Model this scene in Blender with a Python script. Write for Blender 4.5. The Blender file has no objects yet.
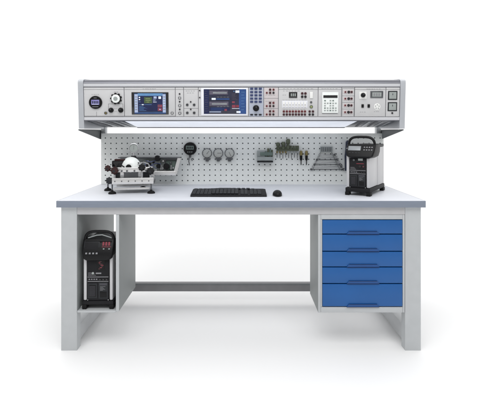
import bpy, bmesh, math, random
from mathutils import Vector, Matrix
random.seed(7)
R = math.radians
scene = bpy.context.scene
COL = scene.collection
F, CX, HY, CD, EYE = 455.0, 241.0, 131.0, 2.35, 1.144      # focal px, centre, horizon, distance, eye height

def P(px, py, Y):
    d = (CD + Y) / F
    return Vector(((px - CX) * d, Y, EYE - (py - HY) * d))

# ------------------------------------------------------------ materials
def lin(c):
    c /= 255.0
    return c / 12.92 if c <= .04045 else ((c + .055) / 1.055) ** 2.4

M = {}
def mat(name, rgb, rough=.5, metal=0., var=.06, scale=18., bump=.0, bscale=400., coat=0., emit=0., stretch=None, spec=.5):
    m = bpy.data.materials.new(name); m.use_nodes = True
    nt = m.node_tree; N = nt.nodes; L = nt.links
    b = N['Principled BSDF']
    c = [lin(v) for v in rgb]
    tc = N.new('ShaderNodeTexCoord'); src = tc.outputs['Object']
    if stretch:
        mp = N.new('ShaderNodeMapping'); mp.inputs['Scale'].default_value = stretch
        L.new(src, mp.inputs['Vector']); src = mp.outputs['Vector']
    n = N.new('ShaderNodeTexNoise'); n.inputs['Scale'].default_value = scale; n.inputs['Detail'].default_value = 5
    L.new(src, n.inputs['Vector'])
    mr = N.new('ShaderNodeMapRange'); mr.inputs['From Min'].default_value = .3; mr.inputs['From Max'].default_value = .7
    mr.inputs['To Min'].default_value = 1 - var; mr.inputs['To Max'].default_value = 1 + var
    L.new(n.outputs['Fac'], mr.inputs['Value'])
    mx = N.new('ShaderNodeVectorMath'); mx.operation = 'SCALE'; mx.inputs[0].default_value = c
    L.new(mr.outputs['Result'], mx.inputs['Scale'])
    L.new(mx.outputs['Vector'], b.inputs['Base Color'])
    rr = N.new('ShaderNodeMapRange'); rr.inputs['To Min'].default_value = max(0, rough - .08); rr.inputs['To Max'].default_value = min(1, rough + .08)
    L.new(n.outputs['Fac'], rr.inputs['Value']); L.new(rr.outputs['Result'], b.inputs['Roughness'])
    b.inputs['Metallic'].default_value = metal
    b.inputs['Specular IOR Level'].default_value = spec
    b.inputs['Coat Weight'].default_value = coat
    b.inputs['Coat Roughness'].default_value = .08
    if emit:
        L.new(mx.outputs['Vector'], b.inputs['Emission Color']); b.inputs['Emission Strength'].default_value = emit
    if bump:
        n2 = N.new('ShaderNodeTexNoise'); n2.inputs['Scale'].default_value = bscale; n2.inputs['Detail'].default_value = 3
        L.new(src, n2.inputs['Vector'])
        bp = N.new('ShaderNodeBump'); bp.inputs['Strength'].default_value = bump; bp.inputs['Distance'].default_value = .001
        L.new(n2.outputs['Fac'], bp.inputs['Height']); L.new(bp.outputs['Normal'], b.inputs['Normal'])
    M[name] = m
    return m

mat('paint_grey', (177, 180, 182), .5, var=.03, bump=.25, bscale=900)
mat('paint_apron', (176, 176, 178), .5, var=.03, bump=.25, bscale=900)
mat('paint_rail', (184, 186, 188), .5, var=.04, bump=.25, bscale=900)
mat('paint_dark', (112, 116, 118), .5, var=.08, bump=.2)
mat('paint_side_shaded', (126, 130, 130), .5, var=.05, bump=.25, bscale=900)  # darker copy of the grey paint, shade on the side faces put in
mat('leg_shaded', (64, 65, 68), .55, var=.08, bump=.2)  # rear legs, with their shade put into the colour
mat('beam_shaded', (124, 124, 126), .5, var=.06, bump=.2)  # shade under the bench put into the beam colour
mat('laminate', (206, 209, 216), .42, var=.02, scale=9, bump=.08, bscale=1500)
mat('edge_band', (120, 128, 142), .45, var=.05, scale=14, bump=.2, stretch=(1, 8, 8))
mat('pegboard', (228, 231, 229), .5, var=.03, bump=.2, bscale=900)
mat('peg_hole', (74, 78, 80), .8, var=.1)
mat('drawer_blue', (6, 81, 146), .42, var=.05, scale=6, bump=.25, bscale=900)
mat('drawer_grip', (6, 68, 130), .45, var=.05, bump=.2)
mat('drawer_gap', (8, 26, 66), .7)
mat('alu_light', (206, 207, 211), .38, .35, var=.04, stretch=(1, 30, 30), scale=8)
mat('alu_cap', (184, 187, 192), .35, .4, var=.04, scale=7)
mat('alu_dark', (118, 119, 126), .38, .45, var=.08, stretch=(1, 30, 30), scale=8)
mat('alu_mid', (166, 166, 171), .4, .35, var=.06, stretch=(1, 30, 30), scale=8)
mat('panel_face', (190, 190, 191), .5, var=.03, bump=.1)
mat('panel_warm', (190, 183, 184), .5, var=.04)
mat('panel_cool', (170, 176, 190), .45, var=.06)
mat('panel_white', (222, 223, 230), .4, var=.02)
mat('seam', (96, 96, 100), .7)
mat('print_grey', (128, 128, 132), .7)
mat('print_dark', (60, 60, 66), .7)
mat('vent_dark', (84, 87, 94), .4, .3, var=.25, scale=30, stretch=(1, 3, 1))
mat('vent_reflection', (152, 155, 160), .35, .4, var=.2, scale=30)
mat('lamp_white', (222, 226, 235), .5, emit=.52)
mat('black', (14, 14, 16), .42, var=.15, bump=.2, bscale=900)
mat('black_soft', (24, 24, 27), .6, var=.15, bump=.3, bscale=700)
mat('black_gloss', (12, 12, 15), .15, var=.1, coat=.5)
mat('charcoal', (40, 42, 45), .5, var=.12, bump=.2)
mat('key_black', (30, 32, 36), .45, var=.15)
mat('key_blue', (44, 56, 98), .45, var=.1)
mat('jack_red', (112, 40, 44), .35, var=.15, coat=.3)
mat('jack_maroon', (70, 26, 34), .35, var=.15, coat=.3)
mat('jack_black', (28, 26, 32), .35, coat=.3)
mat('steel', (176, 177, 179), .28, .8, var=.08)
mat('steel_dark', (98, 100, 103), .35, .8, var=.15)
mat('steel_white', (212, 211, 210), .22, .5, var=.05)
mat('silver_side', (188, 188, 190), .38, .3, var=.03, stretch=(30, 30, 1))
mat('silver_shade', (150, 150, 152), .4, .3, var=.03)
mat('brass', (132, 120, 80), .32, .7, var=.12)
mat('olive', (84, 90, 74), .5, .3, var=.15, scale=60)
mat('green_grey', (96, 112, 106), .5, var=.12, scale=60)
mat('grey_plastic', (146, 152, 152), .5, var=.08)
mat('brown_knob', (46, 22, 22), .45, var=.2, scale=60)
mat('navy', (32, 40, 62), .45, var=.12)
mat('blue_tube', (86, 100, 150), .35, var=.15)
mat('white_plastic', (226, 226, 224), .4, var=.02)
mat('rubber', (16, 16, 17), .65, var=.1, bump=.2)
mat('screen_navy', (16, 24, 60), .25, emit=.4, var=.2, scale=25)
mat('screen_dark', (32, 34, 52), .22, emit=.35, var=.3, scale=20)
mat('screen_blue', (34, 62, 110), .25, emit=.5, var=.15)
mat('screen_sky', (80, 118, 158), .25, emit=.4, var=.1)
mat('screen_pale', (140, 152, 178), .25, emit=.5)
mat('screen_white', (190, 196, 208), .25, emit=.6)
mat('screen_red', (110, 48, 62), .25, emit=.45)
mat('screen_mauve', (74, 70, 84), .25, emit=.35, var=.25, scale=60)
mat('screen_green', (60, 78, 52), .25, emit=.25)
mat('lcd_violet', (112, 108, 158), .3, emit=.35, var=.15, scale=60)
mat('lcd_grey', (146, 152, 150), .3, var=.08)
mat('lcd_dim', (124, 128, 132), .3, emit=.15, var=.1)
mat('led_red', (112, 40, 52), .3, emit=.3)
mat('bezel_blue', (34, 62, 96), .25, var=.1)
mat('dial_white', (226, 230, 228), .4, var=.03)
mat('yellow_green', (150, 160, 110), .4)

for n_ in ('black', 'black_soft', 'rubber', 'charcoal', 'key_black', 'brown_knob'):
    M[n_].node_tree.nodes['Principled BSDF'].inputs['Specular IOR Level'].default_value = .22
def glass_mat():
    m = bpy.data.materials.new('gauge_glass'); m.use_nodes = True
    N = m.node_tree.nodes; L = m.node_tree.links
    N.remove(N['Principled BSDF'])
    t = N.new('ShaderNodeBsdfTransparent'); g = N.new('ShaderNodeBsdfGlossy'); g.inputs['Roughness'].default_value = .05
    fr = N.new('ShaderNodeFresnel'); fr.inputs['IOR'].default_value = 1.45
    mx = N.new('ShaderNodeMixShader')
    L.new(fr.outputs[0], mx.inputs[0]); L.new(t.outputs[0], mx.inputs[1]); L.new(g.outputs[0], mx.inputs[2])
    L.new(mx.outputs[0], N['Material Output'].inputs['Surface'])
    M['glass'] = m
glass_mat()

def floor_mat():
    m = mat('studio_floor', (235, 235, 235), .6, var=.004, scale=.7, spec=.2)
    return m
floor_mat()

# ------------------------------------------------------------ mesh builder
class MB:
    def __init__(s):
        s.bm = bmesh.new(); s.mats = []
    def mi(s, m):
        if m not in s.mats: s.mats.append(m)
        return s.mats.index(m)
    def _fin(s, verts, m, bev=0., T=None, seg=2):
        i = s.mi(m); fs = set(f for v in verts for f in v.link_faces)
        for f in fs: f.material_index = i
        if bev > 0:
            es = list(set(e for v in verts for e in v.link_edges if len(e.link_faces) == 2 and e.calc_face_angle(0) > .5))
            r = bmesh.ops.bevel(s.bm, geom=es, offset=bev, segments=seg, affect='EDGES', profile=.5, clamp_overlap=True)
            for f in r['faces']: f.material_index = i
            verts = list(set(v for v in r['verts']) | set(v for v in verts if v.is_valid))
        if T is not None:
            vs = set(v for v in verts if v.is_valid)
            bmesh.ops.transform(s.bm, matrix=T, verts=list(vs))
        return s
    def box(s, x0, x1, y0, y1, z0, z1, m, bev=0., T=None):
        r = bmesh.ops.create_cube(s.bm, size=1)
        for v in r['verts']:
            v.co = Vector(((x0 + x1) / 2 + v.co.x * (x1 - x0), (y0 + y1) / 2 + v.co.y * (y1 - y0), (z0 + z1) / 2 + v.co.z * (z1 - z0)))
        return s._fin(r['verts'], m, bev, T)
    def cyl(s, a, b, r, m, r2=None, seg=24, bev=0.):
        a = Vector(a); b = Vector(b); d = b - a
        q = d.to_track_quat('Z', 'Y').to_matrix().to_4x4()
        T = Matrix.Translation((a + b) / 2) @ q
        rr = bmesh.ops.create_cone(s.bm, cap_ends=True, segments=seg, radius1=r, radius2=r if r2 is None else r2, depth=d.length, matrix=T)
        return s._fin(rr['verts'], m, bev)
    def prism(s, poly, axis, a, b, m, bev=0., T=None):
        def p3(u, v, w):
            return {'x': (w, u, v), 'y': (u, w, v), 'z': (u, v, w)}[axis]
        va = [s.bm.verts.new(p3(u, v, a)) for u, v in poly]; vb = [s.bm.verts.new(p3(u, v, b)) for u, v in poly]
        n = len(poly)
        s.bm.faces.new(va); s.bm.faces.new(vb[::-1])
        for i in range(n): s.bm.faces.new((va[i], vb[i], vb[(i + 1) % n], va[(i + 1) % n]))
        return s._fin(va + vb, m, bev, T)
    def lathe(s, prof, c, d, m, seg=28):
        d = Vector(d).normalized(); q = d.to_track_quat('Z', 'Y').to_matrix(); c = Vector(c)
        rings = []
        for r, h in prof:
            rings.append([s.bm.verts.new(c + q @ Vector((r * math.cos(2 * math.pi * k / seg), r * math.sin(2 * math.pi * k / seg), h))) for k in range(seg)])
        i = s.mi(m)
        for A, B in zip(rings, rings[1:]):
            for k in range(seg):
                f = s.bm.faces.new((A[k], A[(k + 1) % seg], B[(k + 1) % seg], B[k])); f.material_index = i
        for Rg, o in ((rings[0], -1), (rings[-1], 1)):
            f = s.bm.faces.new(Rg[::o]); f.material_index = i
        return s
    def tube(s, pts, r, m, seg=10, closed=False):
        pts = [Vector(p) for p in pts]; n = len(pts); rings = []; i = s.mi(m); ref = None
        for k, p in enumerate(pts):
            a = pts[(k - 1) % n] if (closed or k > 0) else p
            b = pts[(k + 1) % n] if (closed or k < n - 1) else p
            t = (b - a).normalized()
            if ref is None: ref = t.orthogonal().normalized()
            ref = (ref - t * ref.dot(t)).normalized(); w = t.cross(ref)
            rings.append([s.bm.verts.new(p + r * (ref * math.cos(2 * math.pi * j / seg) + w * math.sin(2 * math.pi * j / seg))) for j in range(seg)])
        pr = list(zip(rings, rings[1:])) + ([(rings[-1], rings[0])] if closed else [])
        for A, B in pr:
            for j in range(seg):
                f = s.bm.faces.new((A[j], A[(j + 1) % seg], B[(j + 1) % seg], B[j])); f.material_index = i
        if not closed:
            for Rg, o in ((rings[0], -1), (rings[-1], 1)):
                f = s.bm.faces.new(Rg[::o]); f.material_index = i
        return s
    def build(s, name, parent=None, off=None):
        if off is not None: bmesh.ops.translate(s.bm, vec=-Vector(off), verts=s.bm.verts)
        bmesh.ops.recalc_face_normals(s.bm, faces=s.bm.faces)
        me = bpy.data.meshes.new(name); s.bm.to_mesh(me); s.bm.free()
        for m in s.mats: me.materials.append(M[m])
        me.shade_smooth(); me.set_sharp_from_angle(angle=R(35))
        o = bpy.data.objects.new(name, me); COL.objects.link(o)
        if parent is not None: o.parent = parent
        return o

def tag(o, label=None, cat=None, group=None, kind=None):
    if label: o['label'] = label
    if cat: o['category'] = cat
    if group: o['group'] = group
    if kind: o['kind'] = kind
    return o
def thing(name, label, cat, loc=(0, 0, 0), rot=(0, 0, 0), group=None):
    o = bpy.data.objects.new(name, None); COL.objects.link(o); o.empty_display_size = .05
    o.location = loc; o.rotation_euler = rot
    return tag(o, label, cat, group)

# ------------------------------------------------------------ setting
b = MB(); b.box(-14, 14, -5, 4, -.02, 0, 'studio_floor'); tag(b.build('floor'), kind='structure')

# ------------------------------------------------------------ workbench
ZT = .783; ZB = .749; ZA = .7085
bench = thing('workbench', 'long grey steel workbench with perforated back panel and blue drawer cabinet', 'workbench')
top = MB().box(-.951, .951, .003, .79, ZB, ZT, 'laminate', .0008).build('tabletop', bench)
e = MB(); e.box(-.9547, .9547, 0, .0028, ZB - .0005, ZT - .0004, 'edge_band', .0008)
e.box(-.9547, -.9512, .003, .79, ZB - .0005, ZT - .0004, 'edge_band', .0006); e.box(.9512, .9547, .003, .79, ZB - .0005, ZT - .0004, 'edge_band', .0006)
e.build('edge_band', top)
MB().box(-.8545, .8545, .02, .05, ZA, ZB - .001, 'paint_apron', .0015).build('apron', bench)
for sx in (-1, 1):
    def sb(a, c): return (min(a * sx, c * sx), max(a * sx, c * sx))
    x0, x1 = sb(.855, .9365)
    lb = MB()
    ch = [(x0, 0), (x1, 0), (x1, ZB - .001), (x0, ZB - .001)]
    lb.prism(ch, 'y', .02, .075, 'paint_grey', .0025)
    leg = lb.build('leg', bench)
    x0, x1 = sb(.886, .9365)
    MB().box(x0, x1, .70, .765, 0, ZB - .001, 'leg_shaded', .002).build('leg', bench)
    x0, x1 = sb(.866, .93)
    MB().box(x0, x1, .076, .699, .023, .106, 'paint_rail', .002).build('foot_rail', bench)
    MB().box(x0, x1, .076, .699, .68, ZB - .002, 'paint_dark', .002).build('side_rail', bench)
bm_ = MB(); bm_.box(-.865, .865, .640, .68, .089, .142, 'beam_shaded', .0025); bm_.box(-.86, .86, .638, .6405, .131, .141, 'paint_dark', .001)
bm_.build('crossbeam', bench)

# open cubby on the left
cub = MB(); cub.box(-.8540, -.8515, .030, .699, .209, ZA - .001, 'paint_side_shaded', .001)
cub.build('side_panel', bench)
MB().box(-.652, -.6355, .0232, .39, .2045, ZA - .001, 'paint_side_shaded', .0008).box(-.652, -.6355, .021, .0231, .204, ZA - .001, 'paint_grey', .0008).build('side_panel', bench)
MB().box(-.854, -.6525, .021, .39, .197, .2075, 'paint_grey', .0015).build('shelf', bench)

# drawer cabinet on the right
cab = MB()
CB = .1975; cy = .018
cab.box(.402, .416, cy + .0052, .30, CB + .0005, ZA - .001, 'paint_side_shaded', .0008)
cab.box(.402, .416, cy + .003, cy + .0051, CB, ZA - .001, 'paint_grey', .0008)
cab.box(.4165, .423, cy + .0035, .04, CB + .03, ZA - .026, 'paint_grey', .0005)
cab.box(.8425, .8535, cy + .003, .30, CB, ZA - .001, 'paint_grey', .0015)
cab.box(.4165, .842, cy + .003, .05, ZA - .025, ZA - .001, 'paint_grey', .001)
cab.box(.4165, .842, cy + .003, .30, CB, CB + .0285, 'paint_grey', .0015)
cab.box(.4165, .842, .29, .30, CB + .029, ZA - .026, 'paint_grey')
cab.box(.4235, .842, .045, .049, CB + .029, ZA - .026, 'drawer_gap')
cab.build('drawer_cabinet', bench)
ys = [219.8, 234.3, 251.5, 267.2, 283.8, 307.0]
names = ['top', 'second', 'third', 'fourth', 'bottom']
for i in range(5):
    z1 = P(0, ys[i] + .35, 0.018).z; z0 = P(0, ys[i + 1] - .55, 0.018).z
    d = MB(); d.box(.4245, .8405, cy, .035, z0, z1, 'drawer_blue', .0022)
    dr = d.build('drawer', bench)
    if i == 4: dr['label'] = 'tall bottom drawer'
    # sloping grip lip along the lower edge
    xa, xb = .561, .708
    h = .0135
    g = MB()
    vs = [(xa - .012, z0 - .003), (xb + .012, z0 - .003), (xb, z0 + h), (xa, z0 + h)]
    g.prism(vs, 'y', cy - .004, cy - .0005, 'drawer_grip', .001)
    g.box(xa + .001, xb - .001, cy - .0052, cy - .0042, z0 + h - .0022, z0 + h - .0005, 'drawer_gap', .0003)
    g.box(xa - .010, xb + .010, cy - .0052, cy - .0042, z0 - .0028, z0 - .0008, 'drawer_gap', .0003)
    g.build('handle', dr)

# perforated panel
def pegboard():
    b = MB(); bm = b.bm; i = b.mi('pegboard')
    X0, X1 = -.9455, .9645; Z0, Z1 = ZT + .001, 1.127; Y = .730
    px, pz = .0372, .0361; nx, nz = 51, 9
    gx0 = -.9182 - px / 2 + .0; gz0 = P(0, 180.6, Y).z - pz / 2
    gx1 = gx0 + nx * px; gz1 = gz0 + nz * pz
    r = .0046
    def quad(pts, mi=i):
        f = bm.faces.new([bm.verts.new(p) for p in pts]); f.material_index = mi
    def rect(x0, x1, z0, z1): quad([(x0, Y, z0), (x1, Y, z0), (x1, Y, z1), (x0, Y, z1)])
    rect(X0, gx0, Z0, Z1); rect(gx1, X1, Z0, Z1); rect(gx0, gx1, Z0, gz0); rect(gx0, gx1, gz1, Z1)
    for a in range(nx):
        for c in range(nz):
            cx_ = gx0 + (a + .5) * px; cz_ = gz0 + (c + .5) * pz; hx = px / 2; hz = pz / 2
            out = [(cx_ + u * hx, Y, cz_ + v * hz) for u, v in ((1, 0), (1, 1), (0, 1), (-1, 1), (-1, 0), (-1, -1), (0, -1), (1, -1))]
            inn = [(cx_ + r * math.cos(k * math.pi / 4), Y, cz_ + r * math.sin(k * math.pi / 4)) for k in range(8)]
            vo = [bm.verts.new(p) for p in out]; vi = [bm.verts.new(p) for p in inn]
            vb = [bm.verts.new((p[0], Y + .002, p[2])) for p in inn]
            for k in range(8):
                f = bm.faces.new((vo[k], vo[(k + 1) % 8], vi[(k + 1) % 8], vi[k])); f.material_index = i
                f = bm.faces.new((vi[k], vi[(k + 1) % 8], vb[(k + 1) % 8], vb[k])); f.material_index = i
    bmesh.ops.remove_doubles(bm, verts=bm.verts, dist=1e-5)
    j = b.mi('peg_hole')
    b.box(X0 + .012, X1 - .012, Y + .003, Y + .0045, Z0 + .002, Z1 - .012, 'peg_hole')
    # folded rims
    b.box(X0 - .0015, X0 + .0005, Y + .0005, Y + .016, Z0, Z1, 'pegboard'); b.box(X1 - .0005, X1 + .0015, Y + .0005, Y + .016, Z0, Z1, 'pegboard')
    b.box(X0, X1, Y + .0005, Y + .016, Z1 - .0005, Z1 + .0015, 'pegboard')
    o = b.build('perforated_panel', bench); o.data.shade_flat()
pegboard()
for sx in (-1, 1):
    x0, x1 = sorted((sx * .922, sx * .953))
    MB().box(x0, x1, .7465, .79, ZT + .001, 1.175, 'paint_grey', .002).build('upright', bench)

# ------------------------------------------------------------ instrument console
K = .00589; TILT = .07
CM = Matrix.Translation((0, .33, 1.303)) @ Matrix.Rotation(TILT, 4, 'X')
def v(py): return (104 - py) * K
def u(px): return (px - 241) * K
con = thing('instrument_console', 'long silver instrument console standing above the perforated panel', 'console', (0, .33, 1.303), (TILT, 0, 0))
b = MB()
b.prism([(.004, v(119)), (.004, v(81)), (.06, v(80)), (.38, v(80)), (.385, v(126.0) - .027), (.03, v(120.2))], 'x', u(83.7), u(399.9), 'alu_mid')
b.build('housing', con)
b = MB()
b.prism([(.0035, v(83.4)), (-.001, v(83.4)), (.001, v(82.2)), (.008, v(80.6)), (.022, v(79.7)), (.05, v(79.6)), (.05, v(79.9)), (.0035, v(80.9))], 'x', u(84), u(399.6), 'alu_dark')  # dark reflection on the curved top put into the trim colour
b.build('top_trim', con)
MB().box(u(84), u(399.6), -.004, .0035, v(86.6), v(83.6), 'alu_light', .0015).build('top_rail', con)
MB().box(u(84), u(399.6), -.0005, .0035, v(87.3), v(86.7), 'alu_dark').build('trim_line', con)
b = MB(); b.box(u(84), u(399.6), -.005, .0035, v(120.0), v(116.9), 'alu_light', .0015)
b.box(u(84), u(399.6), -.0045, .0035, v(120.7), v(120.1), 'alu_dark', .0005); b.build('bottom_rail', con)
for xa, xb, so in ((78.6, 83.9, -1), (399.7, 404.9, 1)):
    b = MB()
    yb = .375
    prof = [(-.006, v(128.6)), (-.006, v(83)), (-.002, v(80.6)), (.012, v(79.3)), (.04, v(79)), (yb, v(79)), (yb, v(128.6) - .026)]
    b.prism(prof, 'x', u(xa), u(xb), 'alu_cap', .005)
    b.build('end_cap', con)
# underside: lamp in the middle, dark vent panels with painted reflections at both ends, following the slope of the housing floor
def under(px, t):        # t 0 front .. 1 back, point on the underside (console space)
    y = .03 + t * .355; z = v(120.2) + t * ((v(126.0) - .027) - v(120.2))
    return y, z
sl = math.atan2((v(126.0) - .027) - v(120.2), .355)
UM = Matrix.Translation((0, .03, v(120.2))) @ Matrix.Rotation(sl, 4, 'X')
LN = math.hypot(.355, (v(126.0) - .027) - v(120.2))
b = MB(); b.box(-.695, .695, .012, LN - .03, -.007, -.0005, 'lamp_white', .002, T=UM); b.build('lamp_diffuser', con)
b = MB(); b.box(-.697, .697, LN - .0295, LN - .004, -.010, -.0005, 'seam', .001, T=UM)
b.box(-.697, .697, .001, .011, -.006, -.0005, 'alu_dark', .001, T=UM); b.build('lamp_frame', con)
for sx in (-1, 1):
    x0, x1 = sorted((sx * .700, sx * .922))
    b = MB(); b.box(x0, x1, .002, LN - .002, -.005, -.0005, 'vent_dark', .001, T=UM)
    for k in range(5):
        xc = x0 + .03 + k * .04
        b.prism([(xc, .03), (xc + .016, .03), (xc + .04, LN - .06), (xc + .024, LN - .06)], 'z', -.0075, -.0052, 'vent_reflection' if k in (1, 3, 4) else 'seam', T=UM)  # pale diagonal bars painted as streaky reflections on the dark panel
    b.build('vent_panel', con)
# brackets carrying the console
inv = CM.inverted()
for sx in (-1, 1):
    b = MB()
    x0, x1 = sorted((sx * .9555, sx * .9605))
    b.prism([(.335, 1.1545), (.335, 1.148), (.752, 1.088), (.752, 1.153)], 'x', x0, x1, 'paint_dark')
    x0, x1 = sorted((sx * .930, sx * .955))
    b.prism([(.345, 1.1545), (.345, 1.150), (.745, 1.147), (.745, 1.1545)], 'x', x0, x1, 'paint_dark')
    x0, x1 = sorted((sx * .9535, sx * .9555))
    b.box(x0, x1, .7465, .79, 1.088, 1.1545, 'black_soft')
    bmesh.ops.transform(b.bm, matrix=inv, verts=b.bm.verts)
    b.build('bracket', con)

# ------------------------------------------------------------ console modules
class Mod:
    def __init__(s, name, label, x0, x1, cat='instrument panel', face='panel_face', header=True, group='instrument panels in the console'):
        s.xc = (x0 + x1) / 2
        loc = CM @ Vector((u(s.xc), 0, 0))
        s.t = thing(name, label, cat, loc, (TILT, 0, 0), group)
        a, c = s.x(x0 + .15), s.x(x1 - .15)
        b = MB()
        if header:
            b.box(a, c, -.003, .003, v(116.4), v(89.75), face, .0008)
            b.box(a, c, -.0028, .003, v(89.55), v(87.5), 'panel_face', .0008)
        else:
            b.box(a, c, -.003, .003, v(116.4), v(87.5), face, .0008)
        s.f = b.build('front_panel', s.t)
    def x(s, px): return (px - s.xc) * K
    def rect(s, name, x0, x1, y0, y1, m, y=-.003, t=.002, bev=.0005, parent=None):
        return MB().box(s.x(x0), s.x(x1), y - t, y - .0001, v(y1), v(y0), m, bev).build(name, parent or s.t)
    def lines(s, segs, m='seam', w=.28):
        for (x0, y0, x1, y1) in segs:
            b = MB(); b.box(s.x(min(x0, x1) - w / 2), s.x(max(x0, x1) + w / 2), -.0036, -.0031, v(max(y0, y1) + w / 2), v(min(y0, y1) - w / 2), m)
            b.build('printed_line', s.t)
    def marks(s, x0, x1, y, n=5, m='print_grey', h=.35, y_=-.003):
        b = MB(); w = (x1 - x0) / n
        for k in range(n):
            ww = w * random.uniform(.45, .85)
            b.box(s.x(x0 + k * w), s.x(x0 + k * w + ww), y_ - .0004, y_ - .0001, v(y + h / 2), v(y - h / 2), m)
        return b.build('printed_marking', s.t)
    def jack(s, px, py, r=1.25, m='jack_red', name='jack', hole=True):
        b = MB(); c = (s.x(px), -.003, v(py)); R_ = r * K
        b.lathe([(R_, 0), (R_, .004), (R_ * .85, .006), (R_ * .45, .006)] + ([(R_ * .4, .003)] if hole else []), c, (0, -1, 0), m, 16)
        if hole: b.lathe([(R_ * .4, .0028), (R_ * .4, .0032)], c, (0, -1, 0), 'jack_black', 12)
        return b.build(name, s.t)
    def knob(s, px, py, r, m='black', cap=None, skirt=None):
        c = (s.x(px), -.003, v(py)); R_ = r * K
        b = MB()
        b.lathe([(R_, 0), (R_, .008), (R_ * .82, .010), (R_ * .8, .020), (R_ * .68, .0225)], c, (0, -1, 0), m, 28)
        k = b.build('knob', s.t)
        if cap:
            MB().lathe([(R_ * .55, .0224), (R_ * .5, .0245)], c, (0, -1, 0), cap, 24).build('cap', k)
        MB().box(c[0] - .0008, c[0] + .0008, -.0265, -.0250 + .0003, c[2] + R_ * .1, c[2] + R_ * .6, 'print_grey').build('pointer', k) if not cap else None
        return k
    def ring(s, px, py, r, m='steel_dark', inner='panel_face', name='port'):
        c = (s.x(px), -.003, v(py)); R_ = r * K
        b = MB(); b.lathe([(R_, 0), (R_, .004), (R_ * .72, .005), (R_ * .7, .002)], c, (0, -1, 0), m, 18)
        b.lathe([(R_ * .66, .0019), (R_ * .66, .0024)], c, (0, -1, 0), inner, 14)
        return b.build(name, s.t)

# A: round gauge and selector
m = Mod('pressure_module', 'console panel with a round black gauge, a notched white selector and two black knobs', 84.1, 124.3)
c = (m.x(96), -.003, v(102.4))
g = MB().lathe([(6.5 * K, 0), (6.5 * K, .008), (6.1 * K, .011), (5.7 * K, .009)], c, (0, -1, 0), 'black', 40).build('round_gauge', m.t)
s_ = MB(); s_.box(m.x(92), m.x(100), -.0145, -.0121, v(104.7), v(99.7), 'lcd_violet', .0015)
for k in range(4): s_.box(m.x(93 + k * 1.7), m.x(94 + k * 1.7), -.0150, -.0146, v(103.6), v(100.9), 'navy')
s_.box(m.x(92.8), m.x(99.2), -.0150, -.0146, v(104.3), v(104.0), 'screen_white'); s_.build('display', g)
s_ = MB(); s_.box(m.x(93), m.x(99), -.0140, -.0121, v(106.9), v(106.4), 'print_grey'); s_.build('marking', g); s_ = MB(); s_.box(m.x(94.5), m.x(97.5), -.0140, -.0121, v(98.2), v(97.7), 'print_grey'); s_.build('marking', g)
c = (m.x(116.7), -.003, v(98.6))
k_ = MB(); k_.lathe([(4.7 * K, 0), (4.7 * K, .012), (4.2 * K, .014)], c, (0, -1, 0), 'black', 32)
for a in range(9):
    t = a * 2 * math.pi / 9 + .3
    k_.cyl((c[0] + 4.9 * K * math.cos(t), -.003, c[2] + 4.9 * K * math.sin(t)), (c[0] + 4.9 * K * math.cos(t), -.016, c[2] + 4.9 * K * math.sin(t)), .95 * K, 'black', seg=12)
kk = k_.build('selector_knob', m.t)
MB().lathe([(4.1 * K, .0135), (4.1 * K, .019), (3.6 * K, .021)], c, (0, -1, 0), 'dial_white', 32).lathe([(2 * K, .0208), (2 * K, .0235), (1.6 * K, .0245)], c, (0, -1, 0), 'lcd_grey', 24).build('cap', kk)
m.knob(111.3, 110.1, 2.5); m.knob(121, 110.1, 2.5)
m.ring(105.8, 113, 1.5, inner='brass')
m.lines([(108.6, 103.8, 123, 103.8), (108.6, 103.8, 108.6, 110), (123, 103.8, 123, 110), (84.6, 111.8 + 4.2, 124, 116), (96.5, 111.8, 96.5, 116)])
m.marks(114.5, 118, 108.3, 2); m.marks(114.5, 118, 111.5, 2); m.marks(114.5, 119.5, 92, 2)
m.marks(92, 100, 94.4, 4)

# B: small touchscreen
m = Mod('touchscreen_module', 'console panel with the smaller blue touchscreen in a thick dark frame', 124.6, 175.3)
fr = m.rect('screen_frame', 131.9, 168.7, 92.2, 114.4, 'black_gloss', t=.005, bev=.0015)
sc = m.rect('touchscreen', 134.6, 166.2, 93.2, 113.6, 'bezel_blue', y=-.0079, t=.0012, parent=fr)
b = MB(); Y0 = -.0092
def el(x0, x1, y0, y1, mm, t=0): b.box(m.x(x0), m.x(x1), Y0 - .0004 - t * .0004, Y0 - .0001 - t * .0004, v(y1), v(y0), mm)
el(134.9, 138.2, 94.2, 112.4, 'screen_pale'); el(163, 166, 94.2, 112.4, 'screen_pale'); el(138.2, 163, 93.3, 95.8, 'screen_sky')
el(134.9, 166, 112.5, 113.5, 'screen_blue')
el(138.3, 163, 96, 111.6, 'screen_navy')
el(139.2, 140.6, 96.8, 98, 'screen_white', 1); el(139.2, 140.6, 99, 100, 'screen_white', 1); el(139, 141, 101.6, 102, 'screen_sky', 1)
el(144.5, 152.5, 97, 103.2, 'screen_green', 1); el(146, 150.5, 98.4, 98.8, 'yellow_green', 2); el(146, 151, 100, 100.4, 'yellow_green', 2); el(147, 149.5, 101.8, 102.2, 'yellow_green', 2)
el(154, 157, 96.4, 98.4, 'screen_pale', 1); el(158.8, 161.4, 96.4, 98.8, 'screen_white', 1)
el(139.4, 152, 104.4, 104.7, 'screen_sky', 1); el(142.2, 144, 104.1, 105, 'screen_white', 2); el(153.5, 157, 102, 102.3, 'screen_white', 1)
el(139.5, 157, 106.3, 110.6, 'screen_navy', 1); el(158, 162.4, 104.5, 107.3, 'screen_red', 1); el(158, 162.4, 108, 110.8, 'screen_red', 1); el(159.5, 161, 108.8, 109.8, 'screen_pale', 2)
for k in range(7): el(139.4, 139.4 + random.uniform(4, 9), 106.0 + k * .72, 106.25 + k * .72, 'screen_blue' if k % 2 else 'screen_sky', 2)
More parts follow.
